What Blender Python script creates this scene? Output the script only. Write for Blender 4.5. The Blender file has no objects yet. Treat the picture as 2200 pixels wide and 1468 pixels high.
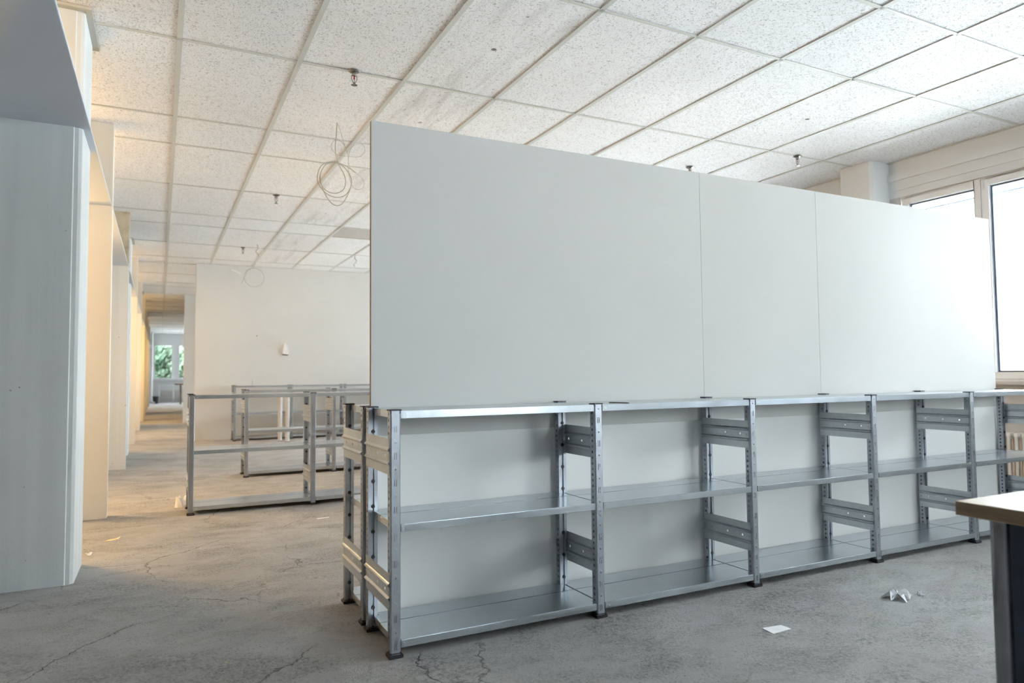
import bpy, bmesh, math, random
from mathutils import Matrix, Vector
random.seed(7)
S = bpy.context.scene
COL = S.collection

# ------------------------------------------------------------------ camera
def make_camera():
    yaw, pitch, roll = 0.468922, 0.048877, -0.009105
    cy, sy, cp, sp = math.cos(yaw), math.sin(yaw), math.cos(pitch), math.sin(pitch)
    fwd = Vector((sy*cp, cy*cp, sp)); right = Vector((cy, -sy, 0)); up = right.cross(fwd)
    r2 = math.cos(roll)*right + math.sin(roll)*up
    u2 = -math.sin(roll)*right + math.cos(roll)*up
    cd = bpy.data.cameras.new('camera'); c = bpy.data.objects.new('camera', cd); COL.objects.link(c)
    m = Matrix.Identity(4)
    for i in range(3):
        m[i][0] = r2[i]; m[i][1] = u2[i]; m[i][2] = -fwd[i]
    m[0][3], m[1][3], m[2][3] = -0.8701, -2.8063, 1.1416
    c.matrix_world = m
    cd.sensor_width = 36.0; cd.lens = 1494.0/2200*36; cd.clip_start = 0.05; cd.clip_end = 300
    cd.dof.use_dof = True; cd.dof.focus_distance = 3.9; cd.dof.aperture_fstop = 2.2
    S.camera = c
make_camera()

# ------------------------------------------------------------------ world, light, exposure
W = bpy.data.worlds.new('overcast_sky'); S.world = W; W.use_nodes = True
bg = W.node_tree.nodes['Background']
bg.inputs[0].default_value = (0.905, 0.94, 1.0, 1); bg.inputs[1].default_value = 7.4
sun = bpy.data.lights.new('sun', 'SUN'); sun.energy = 9.0; sun.angle = math.radians(3); sun.color = (0.95, 0.97, 1.0)
so = bpy.data.objects.new('sun', sun); COL.objects.link(so); so.rotation_euler = (math.radians(8), math.radians(-42), 0)   # from behind the building: lights the house opposite
S.view_settings.view_transform = 'Standard'; S.view_settings.look = 'None'
S.view_settings.gamma = 1; S.view_settings.use_curve_mapping = False
S.view_settings.exposure = 2.15
try:
    S.cycles.use_denoising = True; S.cycles.max_bounces = 10; S.cycles.diffuse_bounces = 6
    S.cycles.glossy_bounces = 4; S.cycles.transparent_max_bounces = 8; S.cycles.sample_clamp_indirect = 12
except Exception: pass

ZC = 3.281          # ceiling height
XW = 5.80           # window wall
YF = 34.5           # far end wall
YB = -9.05           # wall behind the camera
XL = -3.7           # wall beyond the left-hand piers
BAYP = 3.655

def portal(name, loc, rot, sx, sz):
    l = bpy.data.lights.new(name, 'AREA'); l.shape = 'RECTANGLE'; l.size = sx; l.size_y = sz
    l.cycles.is_portal = True
    o = bpy.data.objects.new(name, l); COL.objects.link(o); o.location = loc; o.rotation_euler = rot
for j in (-3, -2, -1, 0, 1, 2, 3, 8):
    yc = 3.7575 + BAYP*j
    portal('window_portal', (XW+0.16, yc, 1.98), (0, math.radians(90), 0), 1.8, 3.1)
portal('window_portal', (2.2, YF+0.16, 1.9), (math.radians(-90), 0, 0), 6.8, 1.7)

portal('window_portal', (4.5, YB-0.16, 2.22), (math.radians(90), 0, 0), 2.2, 1.75)  # portal of the added window behind the camera

def warm_lamp(y, power, x=-2.6, z=2.0, h=1.0, w=0.12, yaw=0.0, col=(1.0, 0.60, 0.21)):
    l = bpy.data.lights.new('corridor_lamp', 'AREA'); l.shape = 'RECTANGLE'; l.size = h; l.size_y = w
    l.energy = power/3.5; l.color = col; l.spread = math.radians(170)
    o = bpy.data.objects.new('corridor_lamp', l); COL.objects.link(o)
    o.location = (x, y, z)
    o.rotation_euler = (0, math.radians(-70), yaw)     # emits towards +X, slightly down
for y, p, yw in ((3.98, 52, -0.5), (2.75, 12, 0.7), (4.9, 45, -0.1), (10.75, 45, 0), (13.3, 50, 0.2), (17.7, 50, 0), (20.6, 35, 0), (25.0, 30, 0), (28.6, 30, 0)):
    warm_lamp(y, p, yaw=yw)
warm_lamp(1.0, 4, x=-1.7, z=2.95, h=0.3, w=0.3, yaw=math.radians(80))   # over the lintel, shining on the head of the nearest pier

# ------------------------------------------------------------------ materials
def new_mat(name):
    m = bpy.data.materials.new(name); m.use_nodes = True
    nt = m.node_tree; b = nt.nodes['Principled BSDF']
    return m, nt, b
def N(nt, typ, **kw):
    n = nt.nodes.new(typ)
    for k, v in kw.items():
        if k.startswith('i_'): 
            key = k[2:]; key = int(key) if key.isdigit() else key
            n.inputs[key].default_value = v
        else: setattr(n, k, v)
    return n
def L(nt, a, b): nt.links.new(a, b)
def coords(nt, scale=(1, 1, 1), kind='Object'):
    tc = N(nt, 'ShaderNodeTexCoord'); mp = N(nt, 'ShaderNodeMapping'); mp.inputs['Scale'].default_value = scale
    L(nt, tc.outputs[kind], mp.inputs[0]); return mp.outputs[0]
def world_pos(nt, scale=(1, 1, 1)):
    g = N(nt, 'ShaderNodeNewGeometry'); mp = N(nt, 'ShaderNodeMapping'); mp.inputs['Scale'].default_value = scale
    L(nt, g.outputs['Position'], mp.inputs[0]); return mp.outputs[0]
def noise(nt, vec, scale, detail=4, rough=0.55, dist=0.0):
    n = N(nt, 'ShaderNodeTexNoise'); n.inputs['Scale'].default_value = scale; n.inputs['Detail'].default_value = detail
    n.inputs['Roughness'].default_value = rough; n.inputs['Distortion'].default_value = dist
    L(nt, vec, n.inputs['Vector']); return n.outputs['Fac']
def ramp(nt, fac, stops, interp='LINEAR'):
    r = N(nt, 'ShaderNodeValToRGB'); cr = r.color_ramp; cr.interpolation = interp
    while len(cr.elements) < len(stops): cr.elements.new(0.5)
    for e, (p, c) in zip(cr.elements, stops):
        e.position = p; e.color = c if len(c) == 4 else (*c, 1)
    L(nt, fac, r.inputs[0]); return r.outputs[0]
def g(v): return (v, v, v, 1)
def mix(nt, fac, a, b, mode='MIX'):
    m = N(nt, 'ShaderNodeMix', data_type='RGBA', blend_type=mode)
    for sock, v in ((0, fac), (6, a), (7, b)):
        if hasattr(v, 'is_linked') or hasattr(v, 'links'): L(nt, v, m.inputs[sock])
        else: m.inputs[sock].default_value = v
    return m.outputs[2]
def math_(nt, op, a, b=None, c=None):
    m = N(nt, 'ShaderNodeMath', operation=op)
    for i, v in enumerate((a, b, c)):
        if v is None: continue
        if isinstance(v, (int, float)): m.inputs[i].default_value = v
        else: L(nt, v, m.inputs[i])
    return m.outputs[0]
def bump(nt, b, h, strength, dist=0.01):
    n = N(nt, 'ShaderNodeBump'); n.inputs['Strength'].default_value = strength; n.inputs['Distance'].default_value = dist
    L(nt, h, n.inputs['Height']); L(nt, n.outputs[0], b.inputs['Normal'])

def paint_mat(name, col, rough=0.7, bump_s=0.15, var=0.06, scale=14):
    m, nt, b = new_mat(name)
    p = world_pos(nt)
    n1 = noise(nt, p, 1.3, 5); n2 = noise(nt, p, scale, 5)
    lo = tuple(c*(1-var) for c in col); hi = tuple(min(1, c*(1+var*0.6)) for c in col)
    c = ramp(nt, n1, [(0.3, lo), (0.7, hi)])
    L(nt, c, b.inputs['Base Color']); b.inputs['Roughness'].default_value = rough
    bump(nt, b, n2, bump_s, 0.006)
    return m
M = {}
M['wall'] = paint_mat('white_wall_paint', (0.71, 0.705, 0.69), 0.75, 0.2, 0.03, 40)
M['darkwall'] = paint_mat('dark_grey_wall', (0.16, 0.16, 0.17), 0.8, 0.1, 0.05)  # for unseen walls; made dark to cut bounce light at the left and back
M['header'] = paint_mat('window_header_paint', (0.72, 0.74, 0.76), 0.6, 0.05, 0.02)
M['frame'] = paint_mat('window_frame_paint', (0.80, 0.82, 0.84), 0.45, 0.02, 0.01)
M['sill'] = paint_mat('window_sill', (0.62, 0.60, 0.59), 0.5, 0.05, 0.03)
M['apron'] = paint_mat('wall_below_window', (0.56, 0.54, 0.53), 0.8, 0.15, 0.04)
M['beam'] = paint_mat('lintel_board', (0.60, 0.66, 0.74), 0.6, 0.05, 0.03)
M['radiator'] = paint_mat('radiator_enamel', (0.75, 0.73, 0.69), 0.4, 0.02, 0.01)
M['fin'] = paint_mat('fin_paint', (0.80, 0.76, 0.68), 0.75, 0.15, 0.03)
M['trim'] = paint_mat('ceiling_edge_trim', (0.52, 0.51, 0.45), 0.6, 0.05, 0.03)
M['facade'] = paint_mat('facade_render', (0.56, 0.56, 0.56), 0.9, 0.1, 0.02)
M['slab'] = paint_mat('void_above_tiles', (0.18, 0.16, 0.14), 0.9, 0.1, 0.1)

def pier_mat():
    m, nt, b = new_mat('painted_concrete_pier')
    p = world_pos(nt); ps = world_pos(nt, (7.0, 7.0, 0.35))
    n1 = noise(nt, ps, 1.2, 4); n2 = noise(nt, p, 40, 6, 0.7)
    c = ramp(nt, n1, [(0.3, (0.62, 0.65, 0.66, 1)), (0.7, (0.70, 0.73, 0.735, 1))])
    # small chips where bare concrete shows
    n3 = noise(nt, p, 28, 1, 0.4); n4 = noise(nt, p, 2.1, 2)
    chip = math_(nt, 'MULTIPLY', ramp(nt, n3, [(0.775, g(0)), (0.79, g(1))]), ramp(nt, n4, [(0.5, g(0)), (0.56, g(1))]))
    c = mix(nt, chip, c, (0.13, 0.11, 0.09, 1))
    L(nt, c, b.inputs['Base Color']); b.inputs['Roughness'].default_value = 0.6
    h = math_(nt, 'ADD', math_(nt, 'MULTIPLY', n2, 0.5), n1)
    bump(nt, b, h, 0.35, 0.006)
    return m
M['pier'] = pier_mat()

def stained_mat():
    m, nt, b = new_mat('stained_bare_concrete')
    p = world_pos(nt)
    n1 = noise(nt, p, 4, 6, 0.65)
    c = ramp(nt, n1, [(0.3, (0.36, 0.27, 0.17, 1)), (0.5, (0.62, 0.53, 0.38, 1)), (0.75, (0.72, 0.66, 0.54, 1))])
    L(nt, c, b.inputs['Base Color']); b.inputs['Roughness'].default_value = 0.8
    return m
M['stained'] = stained_mat()

def floor_mat():
    m, nt, b = new_mat('worn_screed')
    p = world_pos(nt)
    big = noise(nt, p, 0.55, 5, 0.6)
    mid = noise(nt, p, 2.6, 8, 0.68, 0.6)
    fine = noise(nt, p, 75, 6, 0.75)
    streak = noise(nt, world_pos(nt, (1.0, 1.7, 1.0)), 2.6, 8, 0.75, 0.5)
    c = ramp(nt, big, [(0.25, (0.41, 0.405, 0.395, 1)), (0.5, (0.53, 0.525, 0.515, 1)), (0.75, (0.66, 0.655, 0.645, 1))])
    c = mix(nt, 0.5, c, ramp(nt, mid, [(0.28, (0.38, 0.365, 0.35, 1)), (0.55, (0.54, 0.525, 0.505, 1)), (0.8, (0.66, 0.65, 0.635, 1))]))
    # dark scuffed blotches with gritty edges
    # light dusty patches
    dust = ramp(nt, noise(nt, p, 1.4, 7, 0.7, 0.8), [(0.55, g(0)), (0.72, g(1))])
    c = mix(nt, math_(nt, 'MULTIPLY', dust, 0.35), c, (0.56, 0.55, 0.53, 1))
    bl = math_(nt, 'MULTIPLY', ramp(nt, streak, [(0.46, g(0)), (0.64, g(1))]), ramp(nt, fine, [(0.42, g(0.0)), (0.60, g(1))]))
    c = mix(nt, math_(nt, 'MULTIPLY', bl, 0.70), c, (0.13, 0.12, 0.105, 1))
    grime = math_(nt, 'MULTIPLY', ramp(nt, noise(nt, world_pos(nt, (1.0, 1.5, 1.0)), 1.5, 6, 0.7, 0.3), [(0.48, g(0)), (0.66, g(1))]), ramp(nt, noise(nt, p, 42, 5, 0.8), [(0.46, g(0)), (0.60, g(1))]))
    c = mix(nt, math_(nt, 'MULTIPLY', grime, 0.75), c, (0.11, 0.105, 0.10, 1))
    # specks
    sp = N(nt, 'ShaderNodeTexVoronoi'); sp.inputs['Scale'].default_value = 60; L(nt, p, sp.inputs['Vector'])
    spm = math_(nt, 'MULTIPLY', math_(nt, 'LESS_THAN', sp.outputs['Distance'], 0.22), ramp(nt, mid, [(0.40, g(0)), (0.55, g(1))]))
    c = mix(nt, math_(nt, 'MULTIPLY', spm, 0.55), c, (0.12, 0.11, 0.10, 1))
    # hairline cracks
    wn = N(nt, 'ShaderNodeTexNoise'); wn.inputs['Scale'].default_value = 2.5; wn.inputs['Detail'].default_value = 5
    wn.inputs['Roughness'].default_value = 0.65
    L(nt, p, wn.inputs['Vector'])
    wv = N(nt, 'ShaderNodeVectorMath', operation='SCALE'); wv.inputs['Scale'].default_value = 0.28; L(nt, wn.outputs['Color'], wv.inputs[0])
    av = N(nt, 'ShaderNodeVectorMath', operation='ADD'); L(nt, p, av.inputs[0]); L(nt, wv.outputs[0], av.inputs[1])
    vo = N(nt, 'ShaderNodeTexVoronoi', feature='DISTANCE_TO_EDGE'); vo.inputs['Scale'].default_value = 1.05; L(nt, av.outputs[0], vo.inputs['Vector'])
    msk = ramp(nt, noise(nt, p, 1.1, 4, 0.6), [(0.44, g(0)), (0.54, g(1))])
    dv = N(nt, 'ShaderNodeVectorMath', operation='DISTANCE'); L(nt, p, dv.inputs[0]); dv.inputs[1].default_value = (-1.2, 2.0, 0)
    msk = math_(nt, 'MULTIPLY', msk, ramp(nt, math_(nt, 'MULTIPLY', dv.outputs['Value'], 0.2), [(0.5, g(1)), (0.72, g(0.12))]))
    crack = math_(nt, 'MULTIPLY', ramp(nt, vo.outputs['Distance'], [(0.0, g(1)), (0.0022, g(0.8)), (0.005, g(0))]), msk)
    c = mix(nt, math_(nt, 'MULTIPLY', crack, 0.75), c, (0.10, 0.09, 0.075, 1))
    L(nt, c, b.inputs['Base Color'])
    rr = ramp(nt, mid, [(0.3, g(0.62)), (0.7, g(0.82))]); L(nt, rr, b.inputs['Roughness'])
    grit = noise(nt, p, 130, 3, 0.65)
    h = math_(nt, 'ADD', math_(nt, 'MULTIPLY', fine, 0.8), math_(nt, 'MULTIPLY', grit, 0.4))
    h = math_(nt, 'ADD', h, math_(nt, 'MULTIPLY', mid, 0.35))
    h = math_(nt, 'SUBTRACT', h, math_(nt, 'MULTIPLY', crack, 0.8))
    bump(nt, b, h, 1.0, 0.018)
    return m
M['floor'] = floor_mat()

def tile_mat(name, base, streaks=False):
    m, nt, b = new_mat(name)
    p = world_pos(nt)
    # mineral-fibre fissures: short wormy segments (iso-lines of a noise, cut up by a second noise)
    w = noise(nt, p, 38, 2, 0.5, 1.0)
    line = ramp(nt, math_(nt, 'ABSOLUTE', math_(nt, 'SUBTRACT', w, 0.5)), [(0.0, g(1)), (0.018, g(0.9)), (0.034, g(0))])
    seg = ramp(nt, noise(nt, p, 62, 2, 0.5), [(0.43, g(0)), (0.50, g(1))])
    fis = math_(nt, 'MULTIPLY', line, seg)
    pin = N(nt, 'ShaderNodeTexVoronoi'); pin.inputs['Scale'].default_value = 85; L(nt, p, pin.inputs['Vector'])
    pinm = math_(nt, 'LESS_THAN', pin.outputs['Distance'], 0.2)
    big = noise(nt, p, 0.8, 4)
    hi = tuple(min(1, c*1.03) for c in base); lo = tuple(c*0.95 for c in base)
    c = ramp(nt, big, [(0.3, lo), (0.7, hi)])
    if streaks:
        s = noise(nt, world_pos(nt, (9, 1.1, 1)), 1.0, 4, 0.6, 0.3)
        c = mix(nt, ramp(nt, s, [(0.5, g(0)), (0.78, g(0.6))]), c, (0.50, 0.49, 0.48, 1))
    dark = math_(nt, 'MAXIMUM', math_(nt, 'MULTIPLY', fis, 0.55), math_(nt, 'MULTIPLY', pinm, 0.22))
    c = mix(nt, dark, c, (0.24, 0.22, 0.17, 1))
    L(nt, c, b.inputs['Base Color']); b.inputs['Roughness'].default_value = 0.85
    bump(nt, b, math_(nt, 'SUBTRACT', 1.0, fis), 0.6, 0.004)
    return m
M['tile'] = tile_mat('fissured_ceiling_tile', (0.93, 0.935, 0.945))
M['tile_s'] = tile_mat('scuffed_ceiling_tile', (0.915, 0.92, 0.93), True)
M['tile_g'] = tile_mat('grey_ceiling_tile', (0.60, 0.57, 0.55))
M['rail'] = paint_mat('ceiling_rail', (0.66, 0.665, 0.62), 0.4, 0.01, 0.01)

def steel_mat(name, base=(0.60, 0.64, 0.67), rough=0.33, metal=0.9):
    m, nt, b = new_mat(name)
    p = world_pos(nt)
    v = N(nt, 'ShaderNodeTexVoronoi'); v.inputs['Scale'].default_value = 70; L(nt, p, v.inputs['Vector'])
    n = noise(nt, p, 9, 5)
    sp = mix(nt, 0.25, n, v.outputs['Color'])
    bw = N(nt, 'ShaderNodeRGBToBW'); L(nt, sp, bw.inputs[0])
    c = ramp(nt, bw.outputs[0], [(0.25, tuple(x*0.90 for x in base)), (0.75, tuple(min(1, x*1.08) for x in base))])
    L(nt, c, b.inputs['Base Color'])
    b.inputs['Metallic'].default_value = metal
    r = math_(nt, 'ADD', math_(nt, 'MULTIPLY', bw.outputs[0], 0.12), rough-0.06); L(nt, r, b.inputs['Roughness'])
    bump(nt, b, noise(nt, p, 3, 3), 0.04, 0.02)
    return m
M['steel'] = steel_mat('galvanised_steel', (0.54, 0.57, 0.59))
M['steel_post'] = steel_mat('galvanised_post_steel', (0.42, 0.45, 0.49), 0.38)
M['steel_shelf'] = steel_mat('galvanised_shelf_steel', (0.58, 0.63, 0.67), 0.24)

def plain(name, col, rough=0.5, metal=0.0, **kw):
    m, nt, b = new_mat(name)
    p = world_pos(nt)
    n = noise(nt, p, 20, 3)
    c = ramp(nt, n, [(0.3, tuple(x*0.93 for x in col)), (0.7, tuple(min(1, x*1.05) for x in col))])
    L(nt, c, b.inputs['Base Color']); b.inputs['Roughness'].default_value = rough; b.inputs['Metallic'].default_value = metal
    for k, v in kw.items(): b.inputs[k].default_value = v
    return m
M['plastic'] = plain('black_plastic', (0.022, 0.022, 0.030), 0.45)
M['gasket'] = plain('dark_gasket', (0.10, 0.13, 0.19), 0.4)
M['board'] = paint_mat('melamine_board', (0.645, 0.635, 0.61), 0.9, 0.015, 0.012)
M['board'].node_tree.nodes['Principled BSDF'].inputs['Specular IOR Level'].default_value = 0.3
M['board_lightened'] = paint_mat('lightened_melamine_board', (0.88, 0.88, 0.86), 0.7, 0.015, 0.012)  # melamine lightened so the dim lower boards look better lit; light put in colour
M['chipboard'] = plain('raw_board_edge', (0.52, 0.33, 0.19), 0.8)
M['chrome'] = plain('chrome', (0.50, 0.50, 0.51), 0.14, 1.0)
M['darkchrome'] = plain('dark_chrome', (0.26, 0.27, 0.29), 0.16, 1.0)
M['darksteel'] = plain('sprinkler_metal', (0.33, 0.32, 0.30), 0.25, 1.0)
M['red'] = plain('red_glass_bulb', (0.42, 0.01, 0.015), 0.15)
M['cable'] = plain('grey_cable', (0.44, 0.43, 0.36), 0.5)
M['paper'] = plain('white_paper', (0.88, 0.88, 0.88), 0.7)
M['film'] = plain('clear_film', (0.82, 0.84, 0.86), 0.2, Alpha=0.7)
M['chip'] = plain('pale_chip', (0.85, 0.72, 0.42), 0.7)
M['darkwood'] = plain('dark_strip', (0.06, 0.04, 0.03), 0.5)
M['brownwood'] = plain('brown_table_top', (0.20, 0.12, 0.07), 0.5)
M['white'] = plain('white_plastic', (0.85, 0.84, 0.82), 0.4)
M['bark'] = plain('bark', (0.16, 0.10, 0.07), 0.9)
M['palepost'] = plain('pale_post', (0.60, 0.57, 0.55), 0.35)
M['grout'] = plain('grass', (0.16, 0.24, 0.09), 0.95)
M['paving'] = plain('pale_paving', (0.58, 0.58, 0.58), 0.9)
M['winglass'] = plain('facade_window', (0.30, 0.40, 0.62), 0.3)

def wood_mat():
    m, nt, b = new_mat('beech_table_top')
    p = world_pos(nt, (30, 2, 2))
    n = noise(nt, p, 2, 5, 0.6, 0.6)
    c = ramp(nt, n, [(0.3, (0.52, 0.42, 0.29, 1)), (0.7, (0.62, 0.53, 0.39, 1))])
    L(nt, c, b.inputs['Base Color']); b.inputs['Roughness'].default_value = 0.42
    return m
M['wood'] = wood_mat()
def woodedge():
    m, nt, b = new_mat('beech_table_edge')
    p = world_pos(nt, (3, 3, 60))
    n = noise(nt, p, 2, 5, 0.6, 0.6)
    c = ramp(nt, n, [(0.3, (0.17, 0.115, 0.07, 1)), (0.7, (0.27, 0.19, 0.12, 1))])
    L(nt, c, b.inputs['Base Color']); b.inputs['Roughness'].default_value = 0.5
    return m
M['woodedge'] = woodedge()
def glass_mat():
    m = bpy.data.materials.new('window_glass'); m.use_nodes = True; nt = m.node_tree
    for n in list(nt.nodes): nt.nodes.remove(n)
    out = N(nt, 'ShaderNodeOutputMaterial'); t = N(nt, 'ShaderNodeBsdfTransparent'); gl = N(nt, 'ShaderNodeBsdfGlossy')
    gl.inputs['Roughness'].default_value = 0.02; t.inputs[0].default_value = (0.94, 0.97, 0.96, 1)
    mx = N(nt, 'ShaderNodeMixShader'); fr = N(nt, 'ShaderNodeFresnel'); fr.inputs[0].default_value = 1.45
    L(nt, fr.outputs[0], mx.inputs[0]); L(nt, t.outputs[0], mx.inputs[1]); L(nt, gl.outputs[0], mx.inputs[2]); L(nt, mx.outputs[0], out.inputs[0])
    return m
M['glass'] = glass_mat()
def leaf_mat(name, col):
    m, nt, b = new_mat(name)
    n = noise(nt, world_pos(nt), 6, 3)
    c = ramp(nt, n, [(0.3, tuple(x*0.6 for x in col)), (0.7, tuple(min(1, x*1.3) for x in col))])
    L(nt, c, b.inputs['Base Color']); b.inputs['Roughness'].default_value = 0.6
    return m
M['leaf'] = leaf_mat('leaf_green', (0.03, 0.065, 0.035))
M['leaf2'] = leaf_mat('leaf_pale_green', (0.05, 0.085, 0.05))

# ------------------------------------------------------------------ mesh helpers
class MB:
    def __init__(s): s.v = []; s.f = []; s.mi = []
    def face(s, pts, mi=0):
        n = len(s.v); s.v += [tuple(p) for p in pts]; s.f.append(tuple(range(n, n+len(pts)))); s.mi.append(mi); return s
    def box(s, x0, x1, y0, y1, z0, z1, mi=0):
        n = len(s.v)
        s.v += [(x0,y0,z0),(x1,y0,z0),(x1,y1,z0),(x0,y1,z0),(x0,y0,z1),(x1,y0,z1),(x1,y1,z1),(x0,y1,z1)]
        for f in ((0,3,2,1),(4,5,6,7),(0,1,5,4),(1,2,6,5),(2,3,7,6),(3,0,4,7)):
            s.f.append(tuple(n+i for i in f)); s.mi.append(mi)
        return s
    def prism(s, poly, z0, z1, mi=0, axis='z'):
        def P(a, b, c): return {'z': (a, b, c), 'x': (c, a, b), 'y': (a, c, b)}[axis]
        n = len(s.v); k = len(poly)
        s.v += [P(a, b, z0) for a, b in poly] + [P(a, b, z1) for a, b in poly]
        s.f.append(tuple(n+i for i in reversed(range(k)))); s.mi.append(mi)
        s.f.append(tuple(n+k+i for i in range(k))); s.mi.append(mi)
        for i in range(k):
            j = (i+1) % k
            s.f.append((n+i, n+j, n+k+j, n+k+i)); s.mi.append(mi)
        return s
    def cyl(s, c, r, z0, z1, seg=16, mi=0, r2=None, axis='z'):
        r2 = r if r2 is None else r2
        def P(a, b, z): return {'z': (c[0]+a, c[1]+b, z), 'y': (c[0]+a, z, c[1]+b), 'x': (z, c[0]+a, c[1]+b)}[axis]
        n = len(s.v)
        for rr, z in ((r, z0), (r2, z1)):
            for i in range(seg):
                a = 2*math.pi*i/seg; s.v.append(P(rr*math.cos(a), rr*math.sin(a), z))
        s.f.append(tuple(n+i for i in reversed(range(seg)))); s.f.append(tuple(n+seg+i for i in range(seg))); s.mi += [mi, mi]
        for i in range(seg):
            j = (i+1) % seg; s.f.append((n+i, n+j, n+seg+j, n+seg+i)); s.mi.append(mi)
        return s
    def tube(s, path, r, seg=6, mi=0):
        path = [Vector(p) for p in path]; n0 = len(s.v); k = len(path)
        nrm = None
        for i, p in enumerate(path):
            t = (path[min(i+1, k-1)] - path[max(i-1, 0)]).normalized()
            if nrm is None:
                a = Vector((0, 0, 1)) if abs(t.z) < 0.9 else Vector((1, 0, 0)); nrm = t.cross(a).normalized()
            else: nrm = (nrm - t*nrm.dot(t)).normalized()
            bn = t.cross(nrm)
            for q in range(seg):
                a = 2*math.pi*q/seg; s.v.append(tuple(p + r*(math.cos(a)*nrm + math.sin(a)*bn)))
        for i in range(k-1):
            for q in range(seg):
                a = n0+i*seg+q; b = n0+i*seg+(q+1) % seg
                s.f.append((a, b, b+seg, a+seg)); s.mi.append(mi)
        s.f.append(tuple(n0+q for q in reversed(range(seg)))); s.f.append(tuple(n0+(k-1)*seg+q for q in range(seg))); s.mi += [mi, mi]
        return s
    def lathe(s, prof, c=(0, 0), seg=16, mi=0):
        n = len(s.v)
        for r, z in prof:
            for i in range(seg):
                a = 2*math.pi*i/seg; s.v.append((c[0]+r*math.cos(a), c[1]+r*math.sin(a), z))
        for k in range(len(prof)-1):
            for i in range(seg):
                j = (i+1) % seg; s.f.append((n+k*seg+i, n+k*seg+j, n+(k+1)*seg+j, n+(k+1)*seg+i)); s.mi.append(mi)
        return s
    def cell(s, P, u0, u1, v0, v1, hole=None, mi=0):
        """one cell of a sheet in plane P(u,v); hole = ('r',cu,cv,hu,hv) or ('o',cu,cv,r)"""
        if hole is None: return s.face([P(u0,v0),P(u1,v0),P(u1,v1),P(u0,v1)], mi)
        if hole[0] == 'r':
            _, cu, cv, hu, hv = hole
            o = [(u0,v0),(u1,v0),(u1,v1),(u0,v1)]; q = [(cu-hu,cv-hv),(cu+hu,cv-hv),(cu+hu,cv+hv),(cu-hu,cv+hv)]
        else:
            _, cu, cv, r = hole
            o = [(u0,v0),(cu,v0),(u1,v0),(u1,cv),(u1,v1),(cu,v1),(u0,v1),(u0,cv)]
            q = [(cu+r*math.cos(a), cv+r*math.sin(a)) for a in [math.radians(225+45*i) for i in range(8)]]
        k = len(o)
        for i in range(k):
            j = (i+1) % k; s.face([P(*o[i]),P(*o[j]),P(*q[j]),P(*q[i])], mi)
        return s
    def mesh(s, name, mats, smooth=False, merge=True, bevel=0.0, seg=2, ang=50):
        me = bpy.data.meshes.new(name); me.from_pydata(s.v, [], s.f)
        for m in (mats if isinstance(mats, (list, tuple)) else [mats]): me.materials.append(m)
        me.polygons.foreach_set('material_index', s.mi)
        bm = bmesh.new(); bm.from_mesh(me)
        if merge: bmesh.ops.remove_doubles(bm, verts=bm.verts, dist=1e-5)
        bmesh.ops.recalc_face_normals(bm, faces=bm.faces)
        if bevel > 0:
            ed = [e for e in bm.edges if len(e.link_faces) == 2 and e.calc_face_angle(0) > math.radians(ang)]
            bmesh.ops.bevel(bm, geom=ed, offset=bevel, segments=seg, affect='EDGES', clamp_overlap=True)
        bm.to_mesh(me); bm.free()
        if smooth: me.polygons.foreach_set('use_smooth', [True]*len(me.polygons))
        me.update(); return me

def put(name, me, parent=None, loc=(0, 0, 0), rot=(0, 0, 0), thick=0):
    o = bpy.data.objects.new(name, me); COL.objects.link(o); o.location = loc; o.rotation_euler = rot
    if parent: o.parent = parent
    if thick:
        md = o.modifiers.new('sheet', 'SOLIDIFY'); md.thickness = thick; md.offset = 0
    return o
def empty(name, loc=(0, 0, 0), rot=(0, 0, 0)):
    o = bpy.data.objects.new(name, None); COL.objects.link(o); o.location = loc; o.rotation_euler = rot; o.empty_display_size = 0.1
    return o
def tag(o, label=None, cat=None, group=None, kind=None):
    if label: o['label'] = label
    if cat: o['category'] = cat
    if group: o['group'] = group
    if kind: o['kind'] = kind
    return o
def clone(o, parent=None):
    c = o.copy(); COL.objects.link(c); c.parent = parent
    return c

# ================================================================== SETTING
def build_floor():
    b = MB(); b.box(XL-0.3, XW+0.3, YB-0.3, YF+0.3, -0.12, 0.0)
    tag(put('floor', b.mesh('floor', M['floor'])), kind='structure')
build_floor()

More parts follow.
